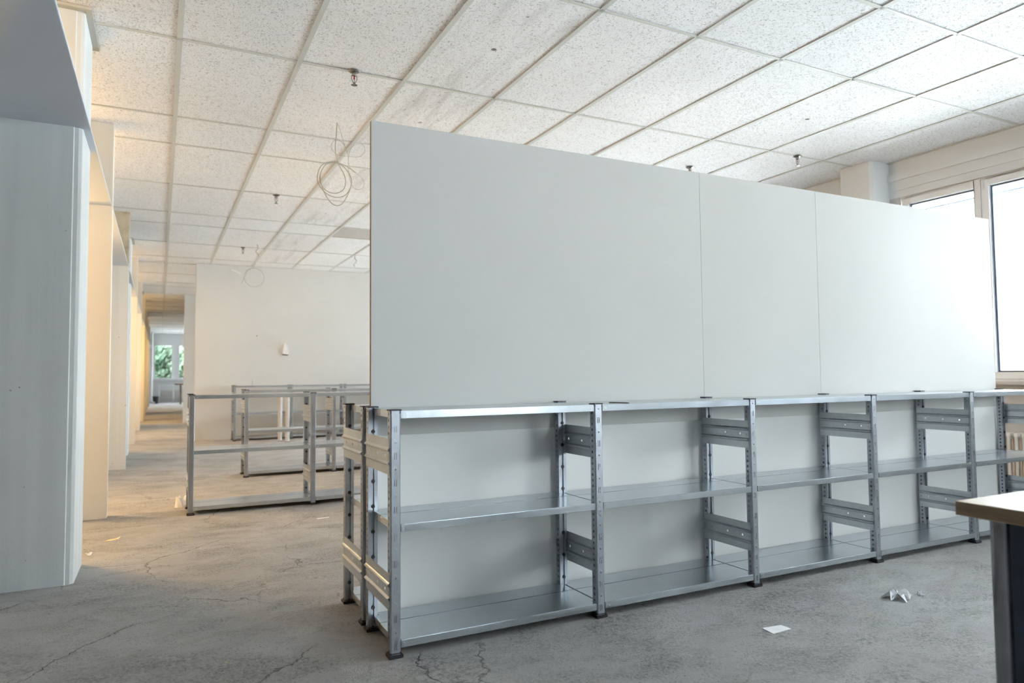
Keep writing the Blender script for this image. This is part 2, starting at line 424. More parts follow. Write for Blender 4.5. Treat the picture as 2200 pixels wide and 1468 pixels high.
ROWS = []
def ceiling_rows():
    rows = []; k = math.floor((YB+0.24)/BAYP)
    y = -0.237 + BAYP*k
    while y < YF:
        for d in (0.745, 1.455, 1.455):
            rows.append((y, y+d)); y += d
    return [(max(a, YB), min(b, YF)) for a, b in rows if b > YB+0.05 and a < YF-0.05]
COLS = [(-1.5226+0.7356*j, -1.5226+0.7356*(j+1)) for j in range(10)]
COLS[-1] = (COLS[-1][0], XW)
def build_ceiling():
    root = tag(put('ceiling', MB().box(XL-0.3, XW+0.3, YB-0.3, YF+0.3, ZC+0.05, ZC+0.20).mesh('ceiling_slab', M['slab'])), kind='structure')
    rows = ceiling_rows(); cache = {}; lift = 0.007; hw = 0.0165
    holes = [(1.065,1.239,.020),(1.071,1.706,.009),(1.069,.772,.009),(1.057,2.224,.009),(1.064,2.70,.020),(1.062,4.91,.020),(1.055,6.374,.020),(1.063,8.643,.020),(1.07,10.1,.018),(3.996,1.222,.020)]
    cols = [(XL, XL+0.70), (XL+0.70, XL+1.44), (XL+1.44, COLS[0][0])] + COLS
    for ri, (a, c) in enumerate(rows):
        for ci, (x0, x1) in enumerate(cols):
            if ci < 3 and (a > 20 or a < -2): continue
            if c > 17.0 and x0 > 0.3 and c < 30.5: continue      # hidden behind the cross walls
            hs = [h for h in holes if x0 < h[0] < x1 and a < h[1] < c]
            strip = (c-a) < 0.8
            mat = M['tile']
            if abs(x0-0.6842) < 0.05 and not strip: mat = M['tile_s']
            if strip and 6.9 < a < 7.3 and x0 > 1.3: mat = M['tile_g'] if x0 < 2.8 else M['tile']
            w, d = x1-x0, c-a
            if hs:
                b = MB(); P = lambda u, v: (u-x0, v-a, 0)
                hs.sort(key=lambda h: h[1]); vs = [a+0.004] + [(hs[i][1]+hs[i+1][1])/2 for i in range(len(hs)-1)] + [c-0.004]
                for i, h in enumerate(hs): b.cell(P, x0+0.004, x1-0.004, vs[i], vs[i+1], ('o', h[0], h[1], h[2]))
                me = b.mesh('tile', mat)
                put('tile', me, root, (x0, a, ZC+lift+0.007), thick=0.014)
            else:
                key = (round(w, 2), round(d, 2), mat.name)
                if key not in cache:
                    cache[key] = MB().box(0.004, w-0.004, 0.004, d-0.004, 0, 0.014).mesh('tile', mat)
                o = put('tile', cache[key], root, (x0, a, ZC+lift))
                if random.random() < 0.25: o.location.z += random.uniform(0, 0.0025)
    # exposed T rails
    xs = sorted({round(x, 4) for pr in cols for x in pr})
    for x in xs:
        if XL+0.1 < x < XW-0.05:
            x_end = 17 if x > 0.3 else YF
            put('long_rail', MB().box(x-hw, x+hw, YB, x_end, ZC, ZC+0.004).box(x-0.002, x+0.002, YB, x_end, ZC+0.004, ZC+0.045).mesh('long_rail', M['rail']), root)
    mr = None
    for a, c in rows[1:]:
        if a > YF-0.1: continue
        if mr is None: mr = MB().box(XL, XW, -0.012, 0.012, 0.0005, 0.005).box(XL, XW, -0.002, 0.002, 0.004, 0.045).mesh('cross_rail', M['rail'])
        put('cross_rail', mr, root, (0, a, ZC-0.0005))
    put('edge_rail', MB().box(XW-0.025, XW, YB, 17, ZC-0.003, ZC+0.003).mesh('edge_rail', M['rail']), root)
build_ceiling()

# window wall -----------------------------------------------------
def wall_right():
    b = MB()
    X1 = XW+0.30
    ys = [YB]
    b.box(XW, X1, YB-0.3, YF+0.3, 0, 1.02, 0)                       # apron
    b.box(XW, X1, YB-0.3, YF+0.3, 2.91, ZC+0.05, 1)                 # header
    b.box(XW-0.030, XW, YB, YF, 3.083, 3.147, 1)                # curtain rail ledge
    b.box(XW-0.012, XW, YB, YF, 2.985, 3.083, 1)
    for j in (-3, -2, -1, 0, 1, 2, 3, 4, 8):
        yc = 1.93 + BAYP*j
        b.box(XW, X1, yc-0.28, yc+0.28, 1.02, 2.91, 0)
    b.box(XW, X1, 34.2, YF+0.3, 1.02, 2.91, 0)
    b.box(XW, X1, 16.83, 30.9, 1.02, 2.91, 0)
    b.box(XW, X1, YB-0.3, -8.8, 1.02, 2.91)
    w = tag(put('wall_right', b.mesh('wall_right', [M['apron'], M['header']])), kind='structure')
wall_right()
for j in range(-2, 9):
    yc = 1.93 + BAYP*j
    b = MB().prism([(5.53, yc-0.16), (5.56, yc-0.19), (XW, yc-0.19), (XW, yc+0.19), (5.56, yc+0.19), (5.53, yc+0.16)], 0, ZC+0.005)
    tag(put('trim_%d' % (j+20), b.mesh('window_column', M['header'])), kind='structure')

def rect_ring(b, y0, y1, z0, z1, w, x0, x1, mi=0, wb=None):
    wb = wb or w
    b.box(x0, x1, y0, y0+w, z0, z1, mi); b.box(x0, x1, y1-w, y1, z0, z1, mi)
    b.box(x0, x1, y0+w, y1-w, z0, z0+wb, mi); b.box(x0, x1, y0+w, y1-w, z1-w, z1, mi)
def window_bay(n, ya, yb):
    """window band between y=ya and y=yb (ya<yb) in the wall x=XW"""
    root = tag(empty('window_%d' % n, (XW, (ya+yb)/2, 1.02)), kind='structure')
    inv = Matrix.Translation((-XW, -(ya+yb)/2, -1.02))
    def add(name, b, mat, bev=0.0, parent=root):
        b.v = [tuple(inv @ Vector(p)) for p in b.v]
        return put(name, b.mesh(name, mat, bevel=bev), parent)
    za, zb = 1.055, 2.90
    c1, c2 = yb-0.181, yb-0.818           # narrow light next to the column
    m1, m2 = yb-0.94, ya+0.94
    d1, d2 = ya+0.818, ya+0.181
    x0, x1 = XW+0.03, XW+0.10
    f = MB(); rect_ring(f, ya+0.05, yb-0.05, za, zb+0.02, 0.05, x0, x1)
    f.box(x0, x1, yb-0.91, yb-0.85, za, zb); f.box(x0, x1, ya+0.85, ya+0.91, za, zb)
    add('window_frame', f, M['frame'], 0.003)
    for (a, c) in ((c2, c1), (m2, m1), (d2, d1)):
        s = MB(); rect_ring(s, a-0.062, c+0.062, 1.07, 2.892, 0.062, XW+0.012, XW+0.085)
        add('sash', s, M['frame'], 0.004)
        gk = MB(); rect_ring(gk, a-0.001, c+0.001, 1.131, 2.831, 0.016, XW+0.055, XW+0.075)
        add('gasket', gk, M['gasket'])
        add('pane', MB().box(XW+0.062, XW+0.066, a, c, 1.132, 2.83), M['glass'])
    tr = MB(); tr.box(XW+0.20, XW+0.215, ya+0.15, yb-0.15, 2.775, 2.79)
    add('blind_guide', tr, M['gasket'])
    h = MB()
    for yy in (yb-0.11, yb-0.90, ya+0.11):
        for zz in (1.20, 2.80): h.box(XW+0.002, XW+0.014, yy-0.006, yy+0.006, zz, zz+0.09)
    add('hinge', h, M['header'])
    s = MB(); s.box(XW-0.10, XW+0.03, ya+0.0, yb-0.0, 1.02, 1.055)
    add('window_sill', s, M['sill'], 0.004)
n = 1
for j in (-3, -2, -1, 0, 1, 2, 3, 8):
    window_bay(n, 2.12+BAYP*j, min(5.395+BAYP*j, 34.2)); n += 1

# far end wall with two windows in view
def far_wall():
    b = MB(); Y1 = YF+0.3
    openings = [(-1.15, -0.29), (-0.10, 0.76), (0.95, 2.6), (2.8, 5.2)]
    zs, zt = 1.10, 2.80
    b.box(XL-0.3, XW+0.3, YF, Y1, -0.1, zs, 1); b.box(XL-0.3, XW+0.3, YF, Y1, zt, ZC+0.05)
    prev = XL-0.3
    for a, c in openings:
        b.box(prev, a, YF, Y1, zs, zt); prev = c
    b.box(prev, XW+0.3, YF, Y1, zs, zt)
    tag(put('wall_back', b.mesh('wall_back', [M['frame'], M['header']])), kind='structure')
    for i, (a, c) in enumerate(openings):
        root = tag(empty('window_%d' % (13+i), ((a+c)/2, YF, zs)), kind='structure')
        cx = (a+c)/2
        f = MB(); w = (c-a)/2
        for (u0, u1, z0, z1) in ((-w, -w+0.07, 0, zt-zs), (w-0.07, w, 0, zt-zs), (-w+0.07, w-0.07, 0, 0.08), (-w+0.07, w-0.07, zt-zs-0.07, zt-zs)):
            f.box(u0, u1, -0.02, 0.06, z0, z1)
        put('window_frame', f.mesh('window_frame', M['frame']), root)
        put('pane', MB().box(-w+0.07, w-0.07, 0.02, 0.024, 0.08, zt-zs-0.07).mesh('pane', M['glass']), root)
        put('window_sill', MB().box(-w-0.05, w+0.05, -0.12, 0.0, -0.05, -0.01).mesh('window_sill', M['frame']), root)
far_wall()
def wall_front():
    b = MB(); y0, y1 = YB-0.3, YB; z0, z1 = 1.35, 3.1
    b.box(XL-0.3, XW+0.3, y0, y1, 0, z0); b.box(XL-0.3, XW+0.3, y0, y1, z1, ZC+0.05)
    b.box(XL-0.3, 3.4, y0, y1, z0, z1); b.box(5.6, XW+0.3, y0, y1, z0, z1)
    tag(put('wall_front', b.mesh('wall_front', M['darkwall'])), kind='structure')
    root = tag(empty('window_20', (4.5, YB, z0)), kind='structure')  # added out-of-view window, put in to throw frontal light on the lower boards
    f = MB()
    for (u0, u1, a, c) in ((-1.1, -1.02, 0, 1.75), (1.02, 1.1, 0, 1.75), (-0.04, 0.04, 0.08, 1.67), (-1.02, 1.02, 0, 0.08), (-1.02, 1.02, 1.67, 1.75)): f.box(u0, u1, -0.12, -0.04, a, c)
    put('window_frame', f.mesh('window_frame', M['frame']), root)
    for u in (-1.02, 0.04): put('pane', MB().box(u, u+0.98, -0.082, -0.078, 0.08, 1.67).mesh('pane', M['glass']), root)
wall_front()
tag(put('wall_left', MB().box(XL-0.3, XL, 2.6, YF+0.3, 0, ZC+0.05, 0).box(XL-0.3, XL, YB-0.3, 2.6, 0, ZC+0.05, 1).mesh('wall_left', [M['wall'], M['darkwall']])), kind='structure')  # near stretch, out of view, darkened to hold back bounce light
tag(put('wall_partition', MB().box(-0.284, XW, 11.32, 11.50, 0, ZC+0.004).mesh('wall_partition', M['wall'])), kind='structure')
tag(put('wall_second_partition', MB().box(-0.325, XW, 16.81, 17.0, 0, ZC+0.004).mesh('wall_second_partition', M['wall'])), kind='structure')

# piers and fins along the left side -------------------------------
PIER_SPOT = ['nearest to the camera', 'second from the camera', 'third from the camera', 'fourth from the camera', 'farthest, by the end window']
def build_piers():
    pm = MB().prism([(-0.60, 0), (-0.045, 0), (-0.040, 0.008), (-0.020, 0.010), (-0.004, 0.020), (0, 0.030), (0, 0.475), (-0.60, 0.475)], 0, ZC+0.006).mesh('pillar', M['pier'])
    collar = MB()
    for (x0, x1, y0, y1) in ((-0.60, 0.035, -0.045, 0.0), (0.0, 0.035, 0.0, 0.53), (-0.60, 0.035, 0.475, 0.53)):
        collar.box(x0, x1, y0, y1, ZC-0.012, ZC+0.004)
    cm = collar.mesh('ceiling_trim', M['trim'])
    for i in range(5):
        y = 1.815 + 7.31*i
        o = put('pillar', pm, None, (-1.284, y, 0))
        tag(o, 'thick pale grey painted concrete pier, %s, on the left' % PIER_SPOT[i], 'pillar', kind='structure')
        put('ceiling_trim', cm, o)
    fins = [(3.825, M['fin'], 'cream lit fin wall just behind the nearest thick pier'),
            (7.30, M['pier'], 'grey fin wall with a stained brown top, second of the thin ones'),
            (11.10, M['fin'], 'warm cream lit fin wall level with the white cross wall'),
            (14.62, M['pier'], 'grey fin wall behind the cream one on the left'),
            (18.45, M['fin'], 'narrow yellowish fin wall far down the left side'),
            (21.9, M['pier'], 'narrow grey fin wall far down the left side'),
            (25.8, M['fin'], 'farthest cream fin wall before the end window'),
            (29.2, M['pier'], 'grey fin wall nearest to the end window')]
    for i, (y, mt, lab) in enumerate(fins):
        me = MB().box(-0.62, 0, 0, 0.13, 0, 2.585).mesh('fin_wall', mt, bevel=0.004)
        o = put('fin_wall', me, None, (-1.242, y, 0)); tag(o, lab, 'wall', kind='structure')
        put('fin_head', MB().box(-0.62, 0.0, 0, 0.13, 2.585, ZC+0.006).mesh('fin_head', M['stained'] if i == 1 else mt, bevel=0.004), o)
build_piers()
o = put('trim_10', MB().box(-1.95, -1.2465, YB, YF, 2.587, 2.606).mesh('lintel_board', M['beam'], bevel=0.002)); tag(o, kind='structure')

# ================================================================== SHELVING
D = 0.339; H = 1.0
def post_mesh():
    b = MB(); hw = 0.021; ya, yb = -0.020, 0.020; z0, z1 = 0.012, 1.0
    # front with slot pairs and small round holes
    n = 9; p = (z1-z0)/n; Pf = lambda u, v: (u, ya, v)
    for i in range(n):
        a = z0+i*p
        zs = a+0.062
        for (u0, u1, cu) in ((-0.017, -0.0005, -0.005), (-0.0005, 0.017, 0.004)):
            b.cell(Pf, u0, u1, a, zs, ('r', cu, a+0.034, 0.0013, 0.014))
        b.cell(Pf, -0.017, 0.017, zs, a+p, ('o', 0.0, zs+0.026, 0.0032))
    for sx in (-1, 1):
        b.face([(sx*0.017, ya, z0), (sx*hw, ya+0.004, z0), (sx*hw, ya+0.004, z1), (sx*0.017, ya, z1)])
        m = 37; q = (z1-z0)/m; Ps = lambda u, v: (sx*hw, u, v)
        for i in range(m):
            a = z0+i*q
            b.cell(Ps, ya+0.004, yb, a, a+q, ('r', 0.003, a+q/2, 0.0055, 0.0055))
        b.face([(sx*hw, yb, z0), (sx*0.006, yb, z0), (sx*0.006, yb, z1), (sx*hw, yb, z1)])
        b.face([(sx*0.006, yb, z0), (sx*0.006, yb-0.008, z0), (sx*0.006, yb-0.008, z1), (sx*0.006, yb, z1)])
    b.face([(-0.006, yb-0.008, z0), (0.006, yb-0.008, z0), (0.006, yb-0.008, z1), (-0.006, yb-0.008, z1)])
    return b.mesh('post', M['steel_post'])
POST = post_mesh()
CAP = MB().box(-0.0255, 0.0255, -0.0245, 0.0245, 1.0, 1.006).box(-0.021, -0.016, -0.0215, -0.019, 0.988, 1.0).box(0.016, 0.021, -0.0215, -0.019, 0.988, 1.0).mesh('cap', M['plastic'], bevel=0.0015)
FOOT = MB().box(-0.030, 0.030, -0.030, 0.026, 0.0, 0.014).box(-0.023, 0.023, -0.022, 0.022, 0.014, 0.022).mesh('foot', M['plastic'], bevel=0.002)
_r = MB()
for i in range(8): _r.cyl((0.0, 0.105+0.1125*i), 0.0085, 0.020, 0.0245, 10, axis='y')
PLUGS = _r.mesh('plugs', M['plastic'])
_s = MB()
for i in range(8):
    z = 0.108 + 0.1098*i
    _s.box(-0.006, -0.0045, -0.0207, -0.0200, z, z+0.010).box(0.0045, 0.006, -0.0207, -0.0200, z-0.006, z+0.006)
    _s.prism([(-0.006, z+0.008), (-0.0045, z+0.010), (0.006, z-0.004), (0.0045, z-0.006)], -0.0207, -0.0200, axis='y')
STAMPS = _s.mesh('stamp', M['steel'])

def panel_mesh():
    """ribbed side panel with three round holes, in the plane x=0, y 0..L, z 0..0.148; ribs towards -x"""
    b = MB(); Lp = 0.362; Hh = 0.148
    prof = [(0, 0), (0, 0.036), (-0.003, 0.040), (-0.009, 0.044), (-0.009, 0.048), (-0.003, 0.052), (0, 0.055)]
    top = [(0, 0.093), (-0.003, 0.096), (-0.009, 0.100), (-0.009, 0.104), (-0.003, 0.108), (0, 0.112), (0, Hh)]
    for pr in (prof, top):
        for (xa, za), (xb, zb) in zip(pr, pr[1:]):
            b.face([(xa, 0, za), (xa, Lp, za), (xb, Lp, zb), (xb, 0, zb)])
    P = lambda u, v: (0, u, v); ys = [0.0, 0.03, 0.115, 0.235, 0.332, Lp]; cs = [None, 0.062, 0.174, 0.298, None]
    for i in range(5):
        b.cell(P, ys[i], ys[i+1], 0.055, 0.093, ('o', cs[i], 0.076, 0.0068) if cs[i] else ('r', (ys[i]+ys[i+1])/2, 0.072, 0.003, 0.004))
    for z in (0.010, 0.138):
        for y in (0.018, Lp-0.018): b.box(-0.0016, 0.0, y-0.006, y+0.006, z-0.002, z+0.002)
    return b.mesh('side_panel', M['steel'])
PANEL = panel_mesh()

def shelf_mesh(y0, y1, notch_y0, notch_y1, front):
    """tray with folded lips; corners notched round the posts"""
    x0, x1, nx = 0.003, 0.997, 0.0235
    nb = 0.0225
    if front: poly = [(nx, y0), (x1-nx+0.003, y0), (x1-nx+0.003, nb), (x1, nb), (x1, y1), (x0, y1), (x0, nb), (nx, nb)]
    else: poly = [(x0, y0), (x1, y0), (x1, D-nb), (x1-nx+0.003, D-nb), (x1-nx+0.003, y1), (nx, y1), (nx, D-nb), (x0, D-nb)]
    b = MB(); k = len(poly); T = 0.030
    b.face([(x, y, 0) for x, y in poly])
    for i in range(k):
        j = (i+1) % k
        b.face([(poly[i][0], poly[i][1], 0), (poly[j][0], poly[j][1], 0), (poly[j][0], poly[j][1], -T), (poly[i][0], poly[i][1], -T)])
    yl = y0 if front else y1; s = 1 if front else -1
    b.face([(nx, yl, -T), (x1-nx, yl, -T), (x1-nx, yl+s*0.014, -T), (nx, yl+s*0.014, -T)])
    return b.mesh('shelf_panel', M['steel_shelf'], bevel=0.0022, seg=2)
SHF = shelf_mesh(-0.0185, 0.2155, 0, 0, True)
SHR = shelf_mesh(0.2175, D+0.0185, 0, 0, False)
_s = MB()
_s.box(0.036, 0.0375, -0.0191, -0.0184, -0.024, -0.010).box(0.048, 0.0495, -0.0191, -0.0184, -0.022, -0.008).prism([(0.0365, -0.010), (0.038, -0.010), (0.049, -0.022), (0.0475, -0.022)], -0.0191, -0.0184, axis='y')
SHSTAMP = _s.mesh('stamp', M['steel'])

def shelving(x, y, bays, sides, label, group='rows of galvanised shelving', levels=(0.068, 0.534, 0.9985), flip=False, missing=(), top_all=True):
    root = tag(empty('shelving_row', (x, y, 0)), label, 'shelf', group)
    for i in range(bays+1):
        for k, py in enumerate((0.0, D)):
            po = put('post', POST, root, (i, py, 0), (0, 0, math.pi if k else 0), thick=0.0012)
            put('cap', CAP, po); put('foot', FOOT, po)
            tag(put('plugs', PLUGS, po), kind='stuff')
            tag(put('stamp', STAMPS, po), kind='stuff')
        s = sides[i % len(sides)]
        for z in (0.188, 0.737):
            if s < 0: put('side_panel', PANEL, root, (i-0.0225, -0.008, z), thick=0.001)
            else: put('side_panel', PANEL, root, (i+0.0225, -0.008, z), thick=0.001)
    for i in range(bays):
        for z in levels:
            if (i, z) in missing: continue
            a = put('shelf_panel', SHF, root, (i, 0, z), thick=0.0008)
            put('stamp', SHSTAMP, a)
            put('shelf_panel', SHR, root, (i, 0, z), thick=0.0008)
    return root
shelving(0, 0, 5, (-1, 1, -1, -1, -1, 1), 'galvanised three-level shelving row in front of the big white boards, nearest the camera')
shelving(0, D+0.097, 5, (-1, 1, -1, -1, -1, 1), 'galvanised shelving row back to back behind the white boards, only its left end showing')
shelving(-0.625, 3.65, 5, (-1, -1, 1, -1), 'galvanised shelving row first behind the white boards, crumpled film at its foot')
shelving(0.03, 5.76, 5, (-1, -1, 1, -1), 'galvanised shelving row in the middle distance, second behind the white boards')
shelving(0.35, 10.76, 5, (-1, -1, 1, -1), 'galvanised shelving row farthest back, pushed against the white cross wall', levels=(0.068, 0.505, 0.9985))

# boards ------------------------------------------------------------
def board(x0, x1, z0, z1, label):
    y0, y1 = 0.374, 0.398
    b = MB(); w = x1-x0-0.0016; h = z1-z0
    b.box(0, w, 0, y1-y0, 0, h)
    b.mi = [0, 0, 0, 0, 0, 1 if x0 < 0.1 else 0]
    o = put('white_board', b.mesh('white_board', [M['board'] if z0 > 0.5 else M['board_lightened'], M['chipboard']]), None, (x0, y0, z0))
    tag(o, label, 'board', 'white boards between the shelving rows')
    return o
board(0.006, 2.018, 0.867, 2.354, 'tall white board at the left end above the shelving, with a raw brown edge')
board(2.0185, 3.0225, 0.867, 2.354, 'narrow white board in the middle above the shelving, between the two long ones')
board(3.023, 5.015, 0.867, 2.353, 'long white board at the right end above the shelving, beside the window')
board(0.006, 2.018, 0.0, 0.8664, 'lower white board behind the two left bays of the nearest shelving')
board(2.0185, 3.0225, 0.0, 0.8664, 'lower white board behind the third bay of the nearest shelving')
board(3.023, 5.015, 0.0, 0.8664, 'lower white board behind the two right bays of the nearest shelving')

# ================================================================== THINGS
def radiator(x, y0, y1, z0, z1, label, along='y'):
    root = tag(empty('radiator', (x, y0, 0)), label, 'radiator')
    n = int((y1-y0)/0.060); hh = z1-z0
    b = MB()
    for dx in (-0.035, 0.035):
        b.cyl((dx, 0.0), 0.0135, 0.03, hh-0.03, 10)
    b.cyl((0, 0.035), 0.028, -0.022, 0.022, 10, axis='y'); b.cyl((0, hh-0.035), 0.028, -0.022, 0.022, 10, axis='y')
    b.box(-0.045, 0.045, -0.016, 0.016, 0.02, 0.045).box(-0.045, 0.045, -0.016, 0.016, hh-0.04, hh-0.008)
    me = b.mesh('section', M['radiator'], bevel=0.003)
    for i in range(n):
        loc = (0, 0.03+0.060*i, z0) if along == 'y' else (0.03+0.060*i, 0, z0)
        put('section', me, root, loc, (0, 0, 0 if along == 'y' else math.pi/2))
    Lr = n*0.06
    t = MB()
    if along == 'y': t.cyl((0, z0+0.035), 0.014, -0.12, Lr+0.02, 10, axis='y'); t.tube([(0, -0.12, z0+0.035), (0, -0.14, z0-0.02), (0, -0.14, 0.0)], 0.011)
    else: t.cyl((0, z0+0.035), 0.014, -0.12, Lr+0.02, 10, axis='x'); t.tube([(-0.12, 0, z0+0.035), (-0.14, 0, z0-0.02), (-0.14, 0, 0.0)], 0.011)
    put('pipe', t.mesh('pipe', M['radiator']), root)
    return root
radiator(5.70, -0.95, 0.80, 0.11, 0.617, 'off-white column radiator under the window behind the right end of the shelving')
r = radiator(-0.82, 34.36, 36.8, 0.16, 0.62, 'small pale radiator under the far end window', 'x') if False else None
def far_radiator():
    root = tag(empty('radiator', (-0.86, YF-0.10, 0)), 'small pale radiator under the far end window, down the corridor', 'radiator')
    b = MB()
    for dy in (-0.03, 0.03): b.cyl((0, dy), 0.014, 0.02, 0.48, 8)
    b.box(-0.02, 0.02, -0.04, 0.04, 0.0, 0.05).box(-0.02, 0.02, -0.04, 0.04, 0.43, 0.48)
    me = b.mesh('section', M['radiator'])
    for i in range(26): put('section', me, root, (0.06*i, 0, 0.16))
    put('pipe', MB().cyl((0.0, 0.20), 0.014, -0.1, 1.6, 8, axis='x').box(-0.10, -0.08, -0.01, 0.01, 0, 0.21).mesh('pipe', M['radiator']), root)
far_radiator()

# sprinklers
def sprinkler_parts():
    esc = MB().lathe([(0.0, -0.010), (0.016, -0.012), (0.026, -0.010), (0.038, -0.003), (0.040, 0.0)], seg=20).mesh('escutcheon', M['darksteel'], smooth=True)
    body = MB().lathe([(0.0, -0.034), (0.013, -0.034), (0.015, -0.028), (0.015, -0.008), (0.011, 0.0)], seg=14).mesh('body', M['darksteel'], smooth=True)
    yk = MB()
    for s in (-1, 1):
        yk.tube([(s*0.014, 0, -0.026), (s*0.0185, 0, -0.040), (s*0.018, 0, -0.056), (s*0.012, 0, -0.074), (s*0.003, 0, -0.086)], 0.0032)
    yk.cyl((0, 0), 0.0045, -0.096, -0.080, 8)
    yk = yk.mesh('yoke', M['darksteel'], smooth=True)
    bulb = MB().lathe([(0.001, -0.034), (0.0045, -0.038), (0.0045, -0.056), (0.001, -0.062)], seg=10).mesh('bulb', M['red'], smooth=True)
    stem = MB().cyl((0, 0), 0.003, -0.084, -0.058, 8).mesh('stem', M['darksteel'])
    de = MB().lathe([(0.0, -0.094), (0.012, -0.094), (0.0225, -0.097), (0.0225, -0.0985), (0.012, -0.099), (0, -0.099)], seg=18).mesh('deflector', M['darksteel'])
    return [('escutcheon', esc), ('body', body), ('yoke', yk), ('bulb', bulb), ('stem', stem), ('deflector', de)]
SP = sprinkler_parts()
for (x, y, lab) in ((0.317, 1.945, 'chrome sprinkler head hanging from the ceiling, largest and nearest, left of the boards'),
                    (0.320, 5.632, 'chrome sprinkler head on the ceiling left of the boards, second in the line'),
                    (0.320, 9.280, 'small dark sprinkler head on the ceiling just in front of the white cross wall'),
                    (4.721, 1.955, 'chrome sprinkler head on the bright ceiling near the window column'),
                    (4.007, 2.700, 'sprinkler head on the ceiling half hidden by the top edge of the boards')):
    root = tag(empty('sprinkler_head', (x, y, ZC), (0, 0, random.uniform(-0.3, 0.3))), lab, 'sprinkler', 'ceiling sprinklers')
    for nme, me in SP: put(nme, me, root)

# hanging cable coils
def smooth_path(pts, n=10):
    out = []; P = [Vector(p) for p in pts]; P = [P[0]] + P + [P[-1]]
    for i in range(1, len(P)-2):
        for k in range(n):
            t = k/n; a, b, c, d = P[i-1], P[i], P[i+1], P[i+2]
            out.append(0.5*((2*b) + (-a+c)*t + (2*a-5*b+4*c-d)*t*t + (-a+3*b-3*c+d)*t**3))
    out.append(P[-2]); return out
def coil1():
    Y = 3.0
    root = tag(empty('cable_coil', (0.435, Y, ZC)), 'grey cable hanging from a ceiling tile in loose loops, left of the boards', 'cable')
    def W(px, z, dy=0): return (px-0.435, dy, z-ZC)
    pts = [W(.435, 3.29), W(.430, 3.18), W(.424, 3.10, .01), W(.426, 3.03, .01), W(.444, 2.945, 0), W(.50, 2.85, .01), W(.512, 2.78, .015), W(.49, 2.72, .02), W(.43, 2.69, .03),
           W(.36, 2.70, .03), W(.31, 2.75, .02), W(.298, 2.82, .01), W(.33, 2.90, 0), W(.38, 2.935, -.01), W(.45, 2.935, -.01), W(.52, 2.89, 0), W(.56, 2.82, .01), W(.555, 2.75, .02),
           W(.51, 2.68, .03), W(.43, 2.655, .03), W(.35, 2.68, .02), W(.29, 2.74, .01), W(.275, 2.81, 0), W(.30, 2.89, -.01), W(.36, 2.935, -.015), W(.44, 2.945, -.01), W(.51, 2.90, 0),
           W(.555, 2.83, .01), W(.56, 2.77, .02), W(.53, 2.68, .02), W(.48, 2.60, .02), W(.43, 2.585, .02), W(.38, 2.61, .01), W(.33, 2.69, .01), W(.30, 2.78, 0), W(.305, 2.85, -.01), W(.35, 2.925, -.015), W(.42, 2.945, -.01), W(.50, 2.93, 0), W(.56, 2.905, .01), W(.60, 2.885, .02)]
    put('cable', MB().tube(smooth_path(pts, 6), 0.0037, 6).mesh('cable', M['cable'], smooth=True), root)
    w = [W(.437, 3.29), W(.47, 3.20), W(.50, 3.12, .02), W(.535, 3.03, .03), W(.54, 2.96, .03), W(.57, 2.90, .02), W(.63, 2.86, .01), W(.665, 2.81, 0), W(.66, 2.76, 0), W(.62, 2.735, 0), W(.58, 2.75, .01), W(.555, 2.80, .02), W(.54, 2.88, .02), W(.535, 2.98, .02), W(.555, 3.08, .01), W(.61, 3.13, 0), W(.66, 3.12, -.01), W(.665, 3.06, -.01), W(.62, 3.02, 0), W(.53, 3.015, .01), W(.44, 3.02, .02), W(.395, 3.07, .02), W(.41, 3.13, .02), W(.46, 3.14, .01), W(.50, 3.10, 0)]
    put('thin_wire', MB().tube(smooth_path(w, 6), 0.0016, 5).mesh('thin_wire', M['cable'], smooth=True), root)
coil1()
def coil2():
    X, Y = 0.67, 11.10
    root = tag(empty('cable_coil', (X, Y, ZC)), 'single round loop of thin cable hanging against the white cross wall', 'cable')
    pts = [(0.05, -0.10, 0.01), (0.0, -0.03, -0.06), (-0.08, -0.01, -0.16), (-0.14, 0, -0.26), (-0.17, 0, -0.33)]
    cx, cz, R = 0.035, -0.235, 0.178
    pts = [(0.05, -0.10, 0.01), (0.0, -0.03, -0.06)]
    for k in range(0, 15):
        a = math.radians(135 - k*26); pts.append((cx+R*math.cos(a), 0.0+0.004*k/14, cz+R*math.sin(a)))
    pts += [(-0.15, 0.0, -0.27), (-0.19, 0, -0.36)]
    put('cable', MB().tube(smooth_path(pts, 5), 0.0042, 6).mesh('cable', M['cable'], smooth=True), root)
coil2()
def stub(x, y, lab, s=1):
    o = put('wire_stub', MB().tube(smooth_path([(0, 0, 0.01), (0.015*s, 0, -0.06), (-0.02*s, 0, -0.11), (0.03*s, 0.01, -0.17), (0.01*s, 0.01, -0.21)], 5), 0.006, 5).mesh('wire_stub', M['cable'], smooth=True), None, (x, y, ZC))
    tag(o, lab, 'cable')
stub(0.50, 8.95, 'short bent wire end sticking out of the ceiling right of the third sprinkler')
stub(2.17, 9.24, 'short bent wire end sticking out of the ceiling beside the left edge of the boards', -1)

